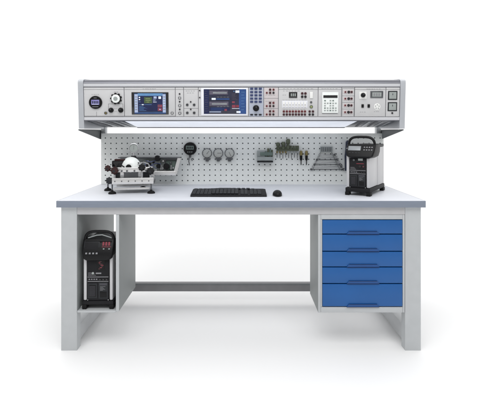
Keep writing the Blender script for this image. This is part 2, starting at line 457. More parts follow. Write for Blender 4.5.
for k in range(5): el(153.4, 153.4 + random.uniform(1.5, 3.6), 98.9 + k * .7, 99.1 + k * .7, 'screen_pale', 1)
for k in range(4): el(158.4, 158.4 + random.uniform(1.5, 3.4), 104.9 + k * .55, 105.1 + k * .55, 'screen_mauve', 2)
for k in range(6): el(135.4, 137.6, 96.5 + k * 2.5, 97.3 + k * 2.5, 'lcd_dim', 1); el(163.5, 165.6, 96.5 + k * 2.5, 97.3 + k * 2.5, 'lcd_dim', 1)
b.build('screen_content', fr)
m.ring(172.2, 113, 1.45); m.marks(143, 157, 88.8, 6); m.lines([(125, 116, 175, 116)])

# C: column of ports
m = Mod('port_column_module', 'narrow console panel with one column of small ports beside the smaller touchscreen', 175.6, 183.6)
for k in range(3):
    m.jack(179.8, 93.9 + k * 7.7, .85, 'jack_black', 'port', False); m.ring(179.8, 97.9 + k * 7.6, 1.5)

# D
m = Mod('connector_module', 'console panel with four small connectors under a pale legend beside the larger touchscreen', 183.9, 198.3)
for x in (187.3, 194.2):
    for y in (104.8, 112.8): m.jack(x, y, 1.35, 'steel_dark', 'connector')
m.jack(190.8, 101.8, .8, 'jack_black', 'port', False); m.jack(190.8, 109.3, .8, 'jack_black', 'port', False)
m.lines([(184.2, 108.3, 198, 108.3)]); m.marks(186, 196, 91, 4); m.marks(187, 195, 93, 3)

# E: large touchscreen
m = Mod('touchscreen_module', 'console panel with the larger touchscreen in a white bezel', 198.6, 248.6, header=False)
bz = m.rect('screen_frame', 201.2, 247.8, 87.9, 115.4, 'panel_white', t=.006, bev=.002)
sc = m.rect('touchscreen', 203.9, 246.2, 89.2, 113.8, 'screen_dark', y=-.0091, t=.0008, parent=bz)
b = MB(); Y0 = -.0099
el(239, 246.1, 89.3, 113.7, 'screen_blue'); el(204, 209, 89.3, 113.7, 'screen_navy')
el(209.5, 228, 90.6, 94.6, 'screen_mauve', 1); el(213, 227, 92, 93.6, 'lcd_dim', 2); el(209.5, 230, 97, 100.6, 'screen_dark', 1); el(216.5, 229.5, 98.4, 99.6, 'screen_blue', 2)
el(211.8, 215.8, 97.9, 99.8, 'screen_white', 2); el(209.5, 228.5, 101.5, 105.8, 'screen_mauve', 1); el(212, 227, 103, 104.6, 'lcd_dim', 2)
el(209.5, 230, 107.3, 110.6, 'screen_navy', 1); el(224.5, 227, 108.8, 110.8, 'screen_red', 2); el(209.5, 221, 111.4, 112.2, 'screen_pale', 1)
el(232, 234.8, 101.2, 103, 'screen_red', 1); el(232, 235.5, 104.8, 107.6, 'screen_red', 1); el(236, 239, 105, 107.2, 'led_red', 1); el(232, 239.5, 108.2, 108.6, 'screen_white', 2)
el(235.5, 239.4, 90.4, 92.8, 'screen_white', 1); el(233.5, 234.5, 90.8, 91.8, 'screen_sky', 1); el(236.5, 240.5, 111, 112.8, 'screen_white', 1)
for k in range(8): el(217 + (k % 4) * 3.2, 219.4 + (k % 4) * 3.2, 96.9 if k < 4 else 106.4, 97.2 if k < 4 else 106.7, 'lcd_dim', 2)
for k in range(9): el(231.8, 231.8 + random.uniform(2, 6), 93.5 + k * .75, 93.7 + k * .75, 'screen_mauve', 2)
for k in range(7): el(241.2, 241.2 + random.uniform(2.4, 4.2), 92 + k * 2.9, 92.3 + k * 2.9, 'screen_sky', 2)
for k in range(10): el(205, 205 + random.uniform(1.6, 3.4), 91 + k * 2.2, 91.3 + k * 2.2, 'screen_mauve', 2)
for k in range(5): el(211, 211 + random.uniform(7, 15), 107.6 + k * .7, 107.8 + k * .7, 'screen_blue', 2)
b.build('screen_content', bz)
m.jack(199.8, 90.5, .7, 'jack_black', 'port', False); m.jack(199.8, 97.5, .7, 'jack_black', 'port', False)

# keypad
m = Mod('keypad_module', 'blue tinted keypad panel with a black rotary knob beside the larger touchscreen', 248.9, 263.5, face='panel_cool', header=False)
for yy in (88.7, 92, 95.2, 98.5, 101.7):
    for xx in (251.6, 255.9, 260.2): m.rect('key', xx - 1.5, xx + 1.5, yy - 1, yy + 1, 'key_blue', t=.004, bev=.001)
for xx in (251.6, 255.9, 260.2): m.rect('key', xx - 1.4, xx + 1.4, 113.9, 115.4, 'charcoal', t=.004, bev=.001)
m.knob(256, 108.1, 3.1)

# F: three groups of sockets
m = Mod('socket_group_module', 'pale pink panel with three clusters of small sockets beside the keypad', 263.8, 278.2, face='panel_warm', header=False)
for y0, y1, jy in ((88, 98, 89.6), (98, 108.2, 102.8), (108.2, 116, 111.2)):
    m.jack(270, jy, 1.2, 'jack_maroon'); m.jack(273.4, jy, 1.1, 'jack_red')
    m.jack(266.7, jy + 3.2, 1.0, 'jack_red'); m.jack(270, jy + 3.2, 1.2, 'jack_maroon'); m.jack(273.4, jy + 3.2, 1.1, 'jack_black')
m.lines([(264.2, 98.3, 278, 98.3), (264.2, 108.4, 278, 108.4)])

for y_ in (94.9, 100.9, 108.9):
    m.marks(265.5, 275.5, y_ + .3, 4, h=.22)
# G: power module
m = Mod('power_supply_module', 'console panel with small black display, white switch row and two rows of red sockets', 278.5, 317.8)
d = m.rect('display', 288.8, 297, 92, 97.9, 'black_gloss', t=.003)
b = MB()
for k, xx in enumerate((290.6, 292.5, 294.4)): b.box(m.x(xx), m.x(xx + 1.2), -.0065, -.0061, v(96.2), v(93.4), 'lcd_grey')
b.build('digits', d)
for xx in (302, 305.2):
    for yy in (93.4, 96.7): m.jack(xx, yy, 1.3, 'jack_maroon' if yy < 95 else 'jack_black')
m.marks(283, 300, 91, 6); m.marks(301, 307, 99, 2, h=.25); m.marks(282.6, 307, 100, 9, h=.22); m.marks(283, 314, 88.7, 9)
m.rect('switch_plate', 282, 307.4, 100.6, 107.6, 'panel_white', t=.001)
for k in range(8):
    xx = 283.8 + k * 3.02
    sw = m.rect('rocker_switch', xx - .95, xx + .95, 101.5, 106.8, 'white_plastic', y=-.004, t=.005, bev=.001)
    MB().box(m.x(xx - .35), m.x(xx + .35), -.0094, -.0091, v(105.4), v(104.3), 'print_grey').build('marking', sw)
    m.jack(xx, 111.4, 1.2, 'jack_red'); m.jack(xx, 114.5, 1.2, 'jack_maroon')
for xx in (309.6, 312.9): m.jack(xx, 111.4, 1.2, 'jack_maroon'); m.jack(xx, 114.5, 1.2, 'jack_black')
m.rect('rocker_switch', 309.6, 312.6, 91.8, 98.3, 'white_plastic', t=.005, bev=.001)
m.jack(311, 102.2, 1.1, 'steel_dark', 'switch', False); m.ring(311.2, 106.7, 1.6, 'olive', 'yellow_green')
m.marks(282.5, 286.5, 95, 2); m.marks(283, 306, 109.3, 8, h=.25)

# H: multimeter
m = Mod('multimeter_module', 'console panel holding a pale multimeter with a slim black display and tiny keys', 318.1, 341.2)
m.marks(321, 338, 88.7, 6)
mm_ = m.rect('meter_body', 321.8, 338, 92.1, 113, 'dial_white', t=.008, bev=.002)
m.rect('display', 322.9, 337, 95.2, 97.9, 'black_gloss', y=-.011, t=.0015, parent=mm_)
for r_, yy in enumerate((100.6, 103.2, 105.6, 108, 110.4)):
    for k in range(5):
        xx = 324.6 + k * 2.7
        if r_ in (0, 2) and k in (1, 4): continue
        m.rect('key', xx - .75, xx + .75, yy - .6, yy + .6, 'lcd_grey' if (r_ + k) % 3 else 'green_grey', y=-.011, t=.002, bev=.0004, parent=mm_)
m.rect('meter_shadow', 322, 337.6, 113.2, 113.6, 'seam', t=.001)  # dark strip painted as shadow below the meter body

# I: four socket boxes
m = Mod('signal_socket_module', 'narrow console panel with four stacked boxes each holding three sockets', 341.5, 354.2, header=False)
m.lines([(342, y, 354, y) for y in (88.6, 95.8, 102.4, 109)] + [(342, 88.6, 342, 115.8), (354, 88.6, 354, 115.8)])
for yy in (92, 98.6, 105.3, 112.1):
    m.rect('socket_box', 342.9, 352.8, yy - 2.0, yy + 2.0, 'panel_warm', t=.001)
    m.jack(345, yy, .95, 'jack_red'); m.jack(348.4, yy, 1.4, 'jack_black'); m.jack(351.2, yy, 1.15, 'jack_maroon')

for y_ in (92, 98.6, 105.3, 112.1): m.marks(344, 352, y_ + 1.55, 4, h=.22, y_=-.004)
# J: mains module
m = Mod('mains_module', 'console panel with grey meter display, black fuse holders and round white socket', 354.5, 385.4)
m.rect('socket_plate', 359, 366.2, 91.6, 98.9, 'white_plastic', t=.002)
c = m.knob(362.6, 95.1, 2.3)
d = m.rect('meter', 370, 382.6, 91, 97.9, 'steel_dark', t=.004, bev=.001)
m.rect('display', 371.7, 380.9, 92.4, 96.6, 'lcd_grey', y=-.007, t=.001, parent=d)
b = MB()
for xx in (373, 375.4, 377.8): b.box(m.x(xx), m.x(xx + 1.5), -.0085, -.0081, v(95.8), v(93.2), 'print_grey')
b.build('digits', d)
for xx in (362.4, 368.5): m.rect('fuse_holder', xx - 1.15, xx + 1.15, 104.2, 107.6, 'black', t=.006, bev=.0015)
c = (m.x(377), -.003, v(106.6))
b = MB(); b.lathe([(3.3 * K, 0), (3.3 * K, .002), (3 * K, .003)], c, (0, -1, 0), 'white_plastic', 28)
for a in range(5):
    t = a * 2 * math.pi / 5 + .3; b.cyl((c[0] + 1.9 * K * math.cos(t), -.005, c[2] + 1.9 * K * math.sin(t)), (c[0] + 1.9 * K * math.cos(t), -.0075, c[2] + 1.9 * K * math.sin(t)), .55 * K, 'lcd_grey', seg=10)
b.build('round_socket', m.t); m.marks(360, 366, 112, 3); m.marks(366, 381, 89, 6)
m.marks(374, 380, 111.6, 3)

# K: two outlets
m = Mod('outlet_module', 'rightmost console panel with two square outlets one above the other', 385.7, 399.4)
for yy in (95.4, 106.6):
    o = m.rect('outlet', 387.5, 396.9, yy - 4.5, yy + 4.5, 'charcoal', t=.003, bev=.003)
    m.rect('cover', 388.6, 395.8, yy - 3.4, yy + 3.4, 'lcd_grey', y=-.006, t=.002, bev=.002, parent=o)
    MB().box(m.x(391.8), m.x(392.4), -.0092, -.0081, v(yy - .3), v(yy - 2), 'print_dark').build('latch', o)
m.jack(392.2, 113, .95, 'jack_black', 'screw', False)

# ------------------------------------------------------------ dry block calibrators
def calibrator(label, loc, rz, w, d, h, lower=False, hx=0., hk=1.):
    t = thing('dry_block_calibrator', label, 'calibrator', loc, (0, 0, rz), 'black and silver bench calibrators')
    hw = w / 2; hb = .13 * h if not lower else .105 * h; hf = .645 * h; hh = .86 * h if not lower else .89 * h
    # base with feet and a recess between them
    b = MB(); b.box(-hw - .006, hw + .006, -.006, d + .004, .035 * h + .008, hb, 'black_soft', .004)
    b.build('base', t)
    for sx in (-1, 1):
        for sy in (0, 1):
            y0 = -.008 if sy == 0 else d - .034
            xw = .024
            x0, x1 = sorted((sx * (hw + .008), sx * (hw + .008 - xw)))
            MB().box(x0, x1, y0, y0 + .042, 0, .05 * h + .004, 'rubber', .004).build('foot', t)
    # core and silver side shells (corner columns wrapping the front)
    MB().box(-hw + .006, hw - .006, .006, d - .004, hb, hh - .02 * h, 'black', .002).build('body', t)
    for sx in (-1, 1):
        b = MB()
        for (ya, yb) in ((-.001, d * .52), (d * .52 + .005, d - .002)):
            x0, x1 = sorted((sx * (hw - (.016 if ya < .05 else .006)), sx * (hw + .002)))
            b.box(x0, x1, ya, yb, hb + .001, .80 * h, 'silver_side', .006 if ya < .05 else .003)
        b.build('side_panel', t)
    # front insert
    xf = hw - .0175
    fp = MB().box(-xf, xf, -.002, .005, hb + .002, hf, 'black_soft', .001).build('front_panel', t)
    yF = -.0021
    def Z(fr): return hb + (hf - hb) * fr
    b = MB()
    b.box(-xf * .92, -xf * .05, yF - .003, yF, Z(.06), Z(.42), 'charcoal', .002)
    b.box(-xf * .80, -xf * .18, yF - .0042, yF - .0031, Z(.10), Z(.38), 'black', .001)
    for k in range(9): b.box(-xf * .76, -xf * .22, yF - .0052, yF - .0043, Z(.12 + k * .028), Z(.131 + k * .028), 'print_dark')
    b.build('vent', fp)
    for xs_ in (-.96, .96):
        for zs_ in (.02, .98): MB().cyl((xf * xs_ * .97, yF, Z(zs_)), (xf * xs_ * .97, yF - .0015, Z(zs_)), .0022, 'steel', seg=10).build('screw', fp)
    b = MB()
    for k in range(5): b.box(xf * .2, xf * (.45 + .3 * ((k * 37) % 10) / 10), yF - .0036, yF - .0031, Z(.25 + k * .022), Z(.256 + k * .022), 'print_grey')
    b.build('marking', fp); b = MB()
    for k in range(3): b.box(-xf * .9, -xf * (.2 + .3 * ((k * 53) % 10) / 10), yF - .0005, yF, Z(.60 + k * .03), Z(.608 + k * .03), 'print_grey')
    b.build('marking', fp)
    b = MB(); b.box(xf * .05, xf * .92, yF - .003, yF, Z(.05), Z(.44), 'charcoal', .002)
    b.box(xf * .18, xf * .8, yF - .0045, yF - .0031, Z(.08), Z(.22), 'black', .001)
    b.box(xf * .15, xf * .85, yF - .004, yF - .0031, Z(.37), Z(.42), 'print_dark', .0005); b.build('socket_block', fp)
    b = MB(); b.box(-xf * .95, xf * .95, yF - .0015, yF, Z(.455), Z(.47), 'print_grey', .0003)
    b.box(-xf * .95, xf * .95, yF - .0015, yF, Z(.56), Z(.575), 'print_grey', .0003)
    for k in range(4): b.box(-xf * .85 + k * xf * .22, -xf * .72 + k * xf * .22, yF - .001, yF, Z(.50), Z(.525), 'print_grey')
    b.build('marking', fp)
    for k in range(3):
        MB().cyl((xf * (.2 + .3 * k), yF, Z(.51)), (xf * (.2 + .3 * k), yF - .005, Z(.51)), .0042, 'black_gloss', seg=14).build('connector', fp)
    if lower:
        b = MB()
        b.box(-xf * .1, xf * .62, yF - .0006, yF, Z(.72), Z(.985), 'black')
        for k, (xa_, xb_) in enumerate(((.22, .50), (.10, .34), (.06, .22), (.12, .40), (.24, .50), (.30, .46), (.16, .36), (.04, .20))):
            b.box(xf * xa_, xf * xb_, yF - .0013, yF - .0007, Z(.955 - k * .029), Z(.972 - k * .029), 'jack_maroon' if k % 2 else 'led_red', .0002)
        b.build('emblem', fp)
        MB().cyl((-xf * .45, yF, Z(.66)), (-xf * .45, yF - .004, Z(.66)), .0062, 'lcd_grey', seg=18).build('connector', fp)
        MB().box(-xf * .2, xf * .3, yF - .001, yF, Z(.64), Z(.67), 'print_grey').build('marking', fp)
    else:
        MB().box(xf * .05, xf * .62, yF - .0015, yF, Z(.89), Z(.96), 'lcd_grey', .0005).build('label', fp)
        MB().box(xf * -.15, xf * .75, yF - .001, yF, Z(.78), Z(.80), 'led_red').build('marking', fp)
        MB().cyl((-xf * .45, yF, Z(.90)), (-xf * .45, yF - .004, Z(.90)), .006, 'steel_dark', seg=18).build('connector', fp)
        MB().cyl((xf * .3, yF, Z(.70)), (xf * .3, yF - .006, Z(.70)), .007, 'black_gloss', seg=18).build('connector', fp)
        MB().cyl((xf * .72, yF, Z(.70)), (xf * .72, yF - .006, Z(.70)), .005, 'jack_maroon', seg=18).build('connector', fp)
    # sloping control head, wider than the body, tapering downwards
    zt = hh; zb = hf - .02 * h; zm = zb + .035 * h
    hs = MB()
    yt, yb = .012, -.024         # face leans back from bottom to top
    rows = [(zb, hw * .70, yb + .012), (zb + .004, hw * .82, yb + .004), (zm, hw * 1.0, yb), (zb + (zt - zb) * .45, hw * 1.10, yb + .008), (zt - .006, hw * 1.13, yt), (zt, hw * 1.08, yt + .006)]
    bm = hs.bm; rings = []; mi = hs.mi('black')
    for z, x, y in rows:
        dd = d * .34
        pts = []
        for a in range(5):
            t_ = math.pi / 2 * a / 4; rr = .012
            pts.append((-x + rr - rr * math.cos(t_), y + rr - rr * math.sin(t_)))
        for a in range(5):
            t_ = math.pi / 2 * a / 4; rr = .012
            pts.append((x - rr + rr * math.sin(t_), y + rr - rr * math.cos(t_)))
        pts += [(x, dd), (-x, dd)]
        rings.append([bm.verts.new((p[0] * hk + hx, p[1], z)) for p in pts])
    for A, B in zip(rings, rings[1:]):
        for k in range(len(A)): bm.faces.new((A[k], A[(k + 1) % len(A)], B[(k + 1) % len(A)], B[k]))
    bm.faces.new(rings[0][::-1]); bm.faces.new(rings[-1])
    head = hs.build('control_head', t)
    # things on the sloping face
    z0_, y0_ = zm, yb; z1_, y1_ = zt - .006, yt
    hw *= hk
    dirv = Vector((0, y1_ - y0_, z1_ - z0_)); Lh = dirv.length; ang = math.atan2(y0_ - y1_, z1_ - z0_)
    FM = Matrix.Translation((hx, y0_, z0_)) @ Matrix.Rotation(ang, 4, 'X')
    dm = 'lcd_dim' if not lower else 'black_soft'
    MB().box(-hw * .98, hw * .10, -.0035, .004, Lh * .45, Lh * .93, 'charcoal', .001, T=FM).build('display_frame', head)
    MB().box(-hw * .92, hw * .04, -.0047, -.0036, Lh * .50, Lh * .89, dm, .0005, T=FM).build('display', head)
    if lower:
        b = MB()
        for k in range(3): b.box(hw * (.30 + .2 * k), hw * (.43 + .2 * k), -.0045, .004, Lh * .70, Lh * .90, 'led_red', T=FM)
        b.box(hw * .28, hw * .92, -.0038, .004, Lh * .62, Lh * .65, 'led_red', T=FM); b.build('marking', head)
    for r_ in range(2 if not lower else 1):
        for k in range(4 if not lower else 2):
            xk = hw * ((.26 if not lower else .36) + (.19 if not lower else .38) * k); zk = Lh * (.52 + .24 * r_) if not lower else Lh * .46
            MB().box(xk, xk + hw * .11, -.0045, .004, zk, zk + Lh * .09, 'print_grey' if not lower else 'lcd_grey', .0006, T=FM).build('button', head)
    for k in range(4):
        xk = -hw * .82 + k * hw * .24
        MB().box(xk, xk + hw * .13, -.0052, .004, Lh * .24, Lh * .33, 'print_grey' if lower else 'charcoal', .0006, T=FM).build('button', head)
    hw /= hk
    # top deck behind the head
    MB().box(-hw - .003, hw + .003, d * .345, d, .802 * h, .85 * h, 'charcoal', .004).build('top_cover', t)
    b = MB(); b.cyl((0, d * .6, .845 * h), (0, d * .6, .862 * h), w * .2, 'steel_dark', seg=28); b.build('block_well', t)
    # carrying handle
    hz = h - .006; zb0 = zt - .03
    pts = []
    W2 = hw * 1.02 * hk; hy = .026
    for a in range(21):
        t_ = math.pi * a / 20; cxp = -math.cos(t_); sp = math.sin(t_)
        pts.append((hx + W2 * math.copysign(abs(cxp) ** .55, cxp), hy, zb0 + (hz - zb0) * sp ** .55))
    hb_ = MB(); hb_.tube(pts, .0072, 'black', 12)
    hb_.build('handle', t)
    if lower:
        MB().tube([(-hw * .8, hy, zt + .004), (-hw * .2, hy, zt + .018), (hw * .2, hy, zt + .02), (hw * .85, hy, zt + .004)], .003, 'grey_plastic', 8).build('grip_strip', t)
    return t
calibrator('black and silver calibrator standing on the bench top in front of the perforated panel', (.652, .190, ZT), R(-31), .128, .315, .334, False, .014, 1.14)
calibrator('taller black calibrator with red markings inside the open compartment below the bench top', (-.752, .045, .2085), R(1), .150, .24, .408, True)

# ------------------------------------------------------------ keyboard and mouse
kb = thing('keyboard', 'black computer keyboard lying on the bench top', 'keyboard', (-.068, .14, ZT))
W = .419
b = MB()
n = 28; bm = b.bm; i = b.mi('black_soft'); rings = []
for k in range(n + 1):
    x = -W / 2 + W * k / n; e_ = 1 - abs(2 * k / n - 1) ** 6
    bulge = .010 * math.exp(-((k / n - .45) / .22) ** 2)
    y0 = .0 - bulge * .3; y1 = .175 + bulge; zz = .004 + .002 * e_
    prof = [(y0 + .003, .0005), (y0, zz), (y0 + .008, .011), (y1 - .02, .026 + bulge * .35), (y1, .022 + bulge * .35), (y1 + .002, .002)]
    rings.append([bm.verts.new((x, p[0], p[1] * (1 if 0 < k < n else .93))) for p in prof])
for A, B in zip(rings, rings[1:]):
    for k in range(6):
        f = bm.faces.new((A[k], A[(k + 1) % 6], B[(k + 1) % 6], B[k])); f.material_index = i
bm.faces.new(rings[0]); bm.faces.new(rings[-1][::-1])
b.build('case', kb)
kmesh = None
for r_ in range(6):
    cnt = 13 if r_ == 5 else 17
    yk = .024 + r_ * .0225
    for c_ in range(cnt):
        if r_ == 5: xk = -.192 + c_ * .0268 + (.006 if c_ > 4 else 0)
        else: xk = -.192 + c_ * .0214 + (.010 if c_ > 11 else 0) + (.010 if c_ > 13 else 0)
        if kmesh is None:
            b = MB(); b.box(-.0098, .0098, -.0102, .0102, 0, .0055, 'key_black', .0022)
            o = b.build('key', kb); kmesh = o.data
        else:
            o = bpy.data.objects.new('key', kmesh); COL.objects.link(o); o.parent = kb
        o.location = (xk, yk, .0095 + yk * .098 + (.003 if 4 < c_ < 12 else 0)); o.rotation_euler = (R(6), 0, 0)

ms = thing('mouse', 'small black computer mouse to the right of the keyboard', 'mouse', (.203, .19, ZT))
b = MB(); r = bmesh.ops.create_uvsphere(b.bm, u_segments=28, v_segments=18, radius=1)
for vv in r['verts']:
    x, y, z = vv.co; z = max(z, -.25)
    vv.co = (x * (.0262 + .002 * y), y * .052, (z + .25) * .026 * (1 - .12 * y))
b._fin(r['verts'], 'black'); b.build('shell', ms)
MB().cyl((-.003, -.026, .026), (.003, -.026, .026), .0075, 'charcoal', seg=16).build('scroll_wheel', ms)
MB().box(-.0006, .0006, -.046, -.008, .016, .0318, 'black_gloss').build('button_seam', ms)

# ------------------------------------------------------------ pressure comparator on the left
cp = thing('pressure_comparator', 'white and black pressure comparator on four round black feet with a small gauge on top', 'comparator', (-.632, .30, ZT), (0, 0, R(9)))
for (x, y) in ((-.112, -.02), (.108, -.03), (-.155, .13), (.050, .185)):
    b = MB(); b.lathe([(.022, 0), (.0225, .006), (.016, .013), (.007, .016), (.006, .022)], (x, y, 0), (0, 0, 1), 'rubber', 24)
    f = b.build('foot', cp)
    MB().cyl((x, y, .02), (x, y, .066), .0042, 'steel_dark', seg=12).build('threaded_rod', f)
MB().box(-.105, .10, -.022, -.008, .022, .034, 'steel_white', .002).build('lower_bar', cp)
MB().box(-.105, .10, .135, .149, .022, .034, 'steel_white', .002).build('lower_bar', cp)
MB().box(-.135, .128, -.035, .165, .058, .064, 'steel_dark', .002).box(-.112, .122, -.042, -.036, .056, .092, 'steel_white', .004).box(-.105, .122, -.034, .16, .0645, .088, 'steel_white', .004).build('base_plate', cp)
MB().box(-.115, .115, -.012, .07, .122, .150, 'steel_white', .004).build('upper_rail', cp)
MB().box(-.10, -.075, .0, .06, .088, .122, 'charcoal').box(.06, .10, .0, .06, .088, .122, 'charcoal').box(-.05, .03, .01, .05, .088, .122, 'steel_dark').build('support', cp)
for (x, z, y, mm_, r_) in ((-.138, .146, -.01, 'brown_knob', .016), (-.098, .134, -.032, 'brown_knob', .020), (.055, .150, -.03, 'black', .018), (.104, .130, -.04, 'black', .020), (-.128, .078, -.03, 'charcoal', .017)):
    b = MB(); b.lathe([(r_ * .8, -.014), (r_, -.010), (r_, .010), (r_ * .8, .014)], (x, y, z), (.15, -1, .25), mm_, 18)
    for a in range(8):
        t_ = a * math.pi / 4
        b.cyl((x + r_ * math.cos(t_), y - .006, z + r_ * math.sin(t_)), (x + r_ * math.cos(t_), y + .008, z + r_ * math.sin(t_)), .0035, mm_, seg=8)
    k_ = b.build('knob', cp)
    MB().cyl((x + .14 * -.016, y - .013, z - .003), (x - .0022, y - .0175, z - .004), r_ * .36, 'charcoal', seg=14).build('cap', k_)
    if mm_ == 'brown_knob': k_['label'] = 'dark red brown knob'
for (x, y, z) in ((.055, -.02, .11), (.104, -.03, .10), (-.098, -.022, .10)):
    MB().cyl((x, y, z - .02), (x, y, z + .01), .006, 'steel', seg=12).build('stem', cp)
for k in range(6):
    x = -.095 + k * .038
    MB().cyl((x, -.0425, .074), (x, -.0455, .074), .0034, 'steel_dark', seg=10).build('screw', cp)
for x in (-.060, -.03, .012, .078):
    MB().cyl((x, -.0125, .130), (x, -.020, .130), .0055, 'steel_dark', seg=6).build('fitting', cp)
for x, h_ in ((.030, .176), (.082, .170), (-.092, .164)):
    MB().cyl((x, .03, .148), (x, .03, h_), .0065, 'black', seg=12).build('fitting', cp)
MB().tube([(-.10, .02, .150), (-.085, -.005, .165), (-.06, -.008, .162), (-.045, .0, .150)], .0035, 'black', 8).build('hose', cp)
MB().tube([(.03, .02, .165), (.06, .0, .178), (.09, .01, .168), (.10, .02, .150)], .0035, 'steel', 8).build('hose', cp)
# white dome handwheel, half hidden behind the rail
b = MB(); b.lathe([(.056, -.004), (.056, .004), (.050, .014), (.036, .026), (.018, .033), (.0165, .033)], (-.012, .04, .152), (0, -1, .12), 'dial_white', 36); dome = b.build('handwheel', cp)
MB().lathe([(.016, .030), (.016, .044), (.012, .047)], (-.022, .04, .146), (0, -1, .12), 'black', 20).build('hub', dome)
b = MB(); b.box(-.120, -.040, .03, .07, .150, .186, 'black', .003); ex = b.build('readout_box', cp)
b = MB(); b.box(-.112, -.048, .0285, .0295, .156, .180, 'black_gloss', .001); b.build('display', ex)
MB().box(-.106, -.044, .03, .06, .1865, .196, 'brown_knob', .002).build('knob_row', cp)
b = MB(); b.lathe([(.014, 0), (.017, .006), (.017, .016), (.013, .022)], (.002, .06, .192), (0, 0, 1), 'black_soft', 20); b.cyl((.002, .06, .21), (.002, .06, .234), .005, 'steel', seg=12); b.build('gauge_stem', cp)
gc = (.002, .06, .258)
b = MB(); b.tube([(gc[0] + .028 * math.cos(a * math.pi / 18), gc[1], gc[2] + .028 * math.sin(a * math.pi / 18)) for a in range(36)], .0032, 'steel', 8, True)
gg = b.build('gauge', cp)
MB().cyl((gc[0], gc[1] + .002, gc[2]), (gc[0], gc[1] + .004, gc[2]), .027, 'lcd_grey', seg=32).build('dial_face', gg)
MB().box(gc[0] - .0008, gc[0] + .0008, gc[1] - .001, gc[1] + .001, gc[2] - .006, gc[2] + .018, 'print_grey').build('needle', gg)

# ------------------------------------------------------------ tray fixed to the panel behind it
tp = P(146, 175, .60)
tr = thing('fitting_tray', 'white framed tray of valves with slanted right end behind the comparator', 'tray', tp)
def T_(px, py, Y=.60):
    q = P(px, py, Y) - tp; return q
def tbox(b, x0, x1, y0, y1, Ya, Yb, m, bev=.001):
    a = T_(x0, y1, Ya); c = T_(x1, y0, Ya); b.box(a.x, c.x, Ya - .6, Yb - .6, a.z, c.z, m, bev)
b = MB(); a = [T_(x, y) for x, y in ((118, 157.8), (179.4, 157.8), (174.5, 174.5), (118, 174.5))]
b.prism([(q.x, q.z) for q in a], 'y', .055, .062, 'steel_dark'); b.build('back_panel', tr)
b = MB(); tbox(b, 117, 175.8, 171, 175.4, .595, .655, 'steel_white', .003); b.build('bottom_lip', tr)
b = MB(); a = [T_(x, y) for x, y in ((177.6, 158), (180.9, 158), (176.6, 174.6), (173, 174.6))]
b.prism([(q.x, q.z) for q in a], 'y', -.003, .05, 'steel_white', .001); b.build('end_cheek', tr)
b = MB(); tbox(b, 118, 180.6, 157.2, 158, .597, .655, 'steel_dark', .001); b.build('top_edge', tr)
b = MB(); tbox(b, 166, 176.2, 160.5, 170, .640, .654, 'green_grey', .002); b.build('pump_block', tr)
b = MB(); tbox(b, 143, 160, 160, 170.6, .640, .654, 'lcd_grey', .002); b.build('manifold', tr)
for (x, y, r_) in ((157.6, 158.3, 3), (158.6, 166.2, 2.2), (166.5, 166.3, 3.1), (149.5, 164, 1.5)):
    c = T_(x, y, .61); b = MB(); b.lathe([(r_ * .0064 * .8, -.012), (r_ * .0064, -.008), (r_ * .0064, .010), (r_ * .0064 * .75, .014)], c, (0, -1, .1), 'black', 18); b.cyl((c.x, c.y, c.z), (c.x, .05, c.z), .005, 'steel_dark', seg=10); b.build('valve_knob', tr)
for pts in (((144, 162), (147, 167), (152, 165), (156, 168), (160, 166)), ((145, 169), (150, 166), (155, 163), (161, 164)), ((146, 160.5), (150, 162), (154, 161), (157, 160))):
    q = [T_(x, y, .622 + .004 * k) for k, (x, y) in enumerate(pts)]; MB().tube(q, .0028, 'blue_tube', 8).build('tube', tr)
for k, (x, y, r_, mm_) in enumerate(((141, 163, 1.1, 'steel'), (144.5, 166.5, 1.2, 'steel_dark'), (148, 161, 1, 'steel'), (151.5, 168.5, 1.3, 'steel'), (153.5, 162.5, 1.1, 'black'), (156, 170, 1.1, 'steel'), (162.5, 168.5, 1.1, 'steel'), (163, 161, 1, 'steel_white'), (170.5, 163, 1.1, 'steel_dark'), (173, 168, 1, 'steel'))):
    c = T_(x, y, .625); MB().cyl(c, c + Vector((0, .03, 0)), r_ * .0064, mm_, seg=8, bev=.0008).build('fitting', tr)
b = MB(); tbox(b, 119, 165, 158.6, 170.8, .6545, .6548, 'grey_plastic', 0); b.build('inner_plate', tr)
for x in (161, 171):
    c = T_(x, 169.5, .615); MB().cyl(c, c + Vector((0, 0, .03)), .005, 'steel', seg=10).build('fitting', tr)
for x in (125, 170):
    a = T_(x, 166, .62); MB().box(a.x - .004, a.x + .004, .0625, .129, a.z - .004, a.z + .004, 'steel_dark').build('mounting_pin', tr)

# ------------------------------------------------------------ tools hanging on the perforated panel
YP = .728
def hang(name, label, cat, px, py, group=None): return thing(name, label, cat, P(px, py, YP), group=group)
k2 = (CD + .70) / F
# digital gauge
dg = hang('digital_gauge', 'round black digital gauge hanging on the perforated panel left of the three clear gauges', 'gauge', 190.4, 148.5)
MB().lathe([(.040, -.002), (.0435, .004), (.0435, .026), (.040, .032), (.036, .030)], (0, 0, 0), (0, -1, 0), 'black', 40).build('case', dg)
b = MB(); b.box(-.026, .026, -.0335, -.0305, -.006, .020, 'green_grey', .003)
for k in range(4): b.box(-.020 + k * .011, -.013 + k * .011, -.0342, -.0336, .000, .014, 'charcoal')
b.build('display', dg)
for k in range(3): MB().cyl((-.013 + k * .013, -.030, -.022), (-.013 + k * .013, -.035, -.022), .0035, 'lcd_grey', seg=12).build('button', dg)
b = MB(); b.cyl((0, -.014, -.040), (0, -.014, -.060), .008, 'steel_dark', seg=6); b.build('stem', dg)
b = MB(); b.tube([(-.018, -.01, -.066), (-.006, -.014, -.062), (-.010, -.012, -.085), (-.004, -.010, -.112)], .003, 'steel_dark', 8)
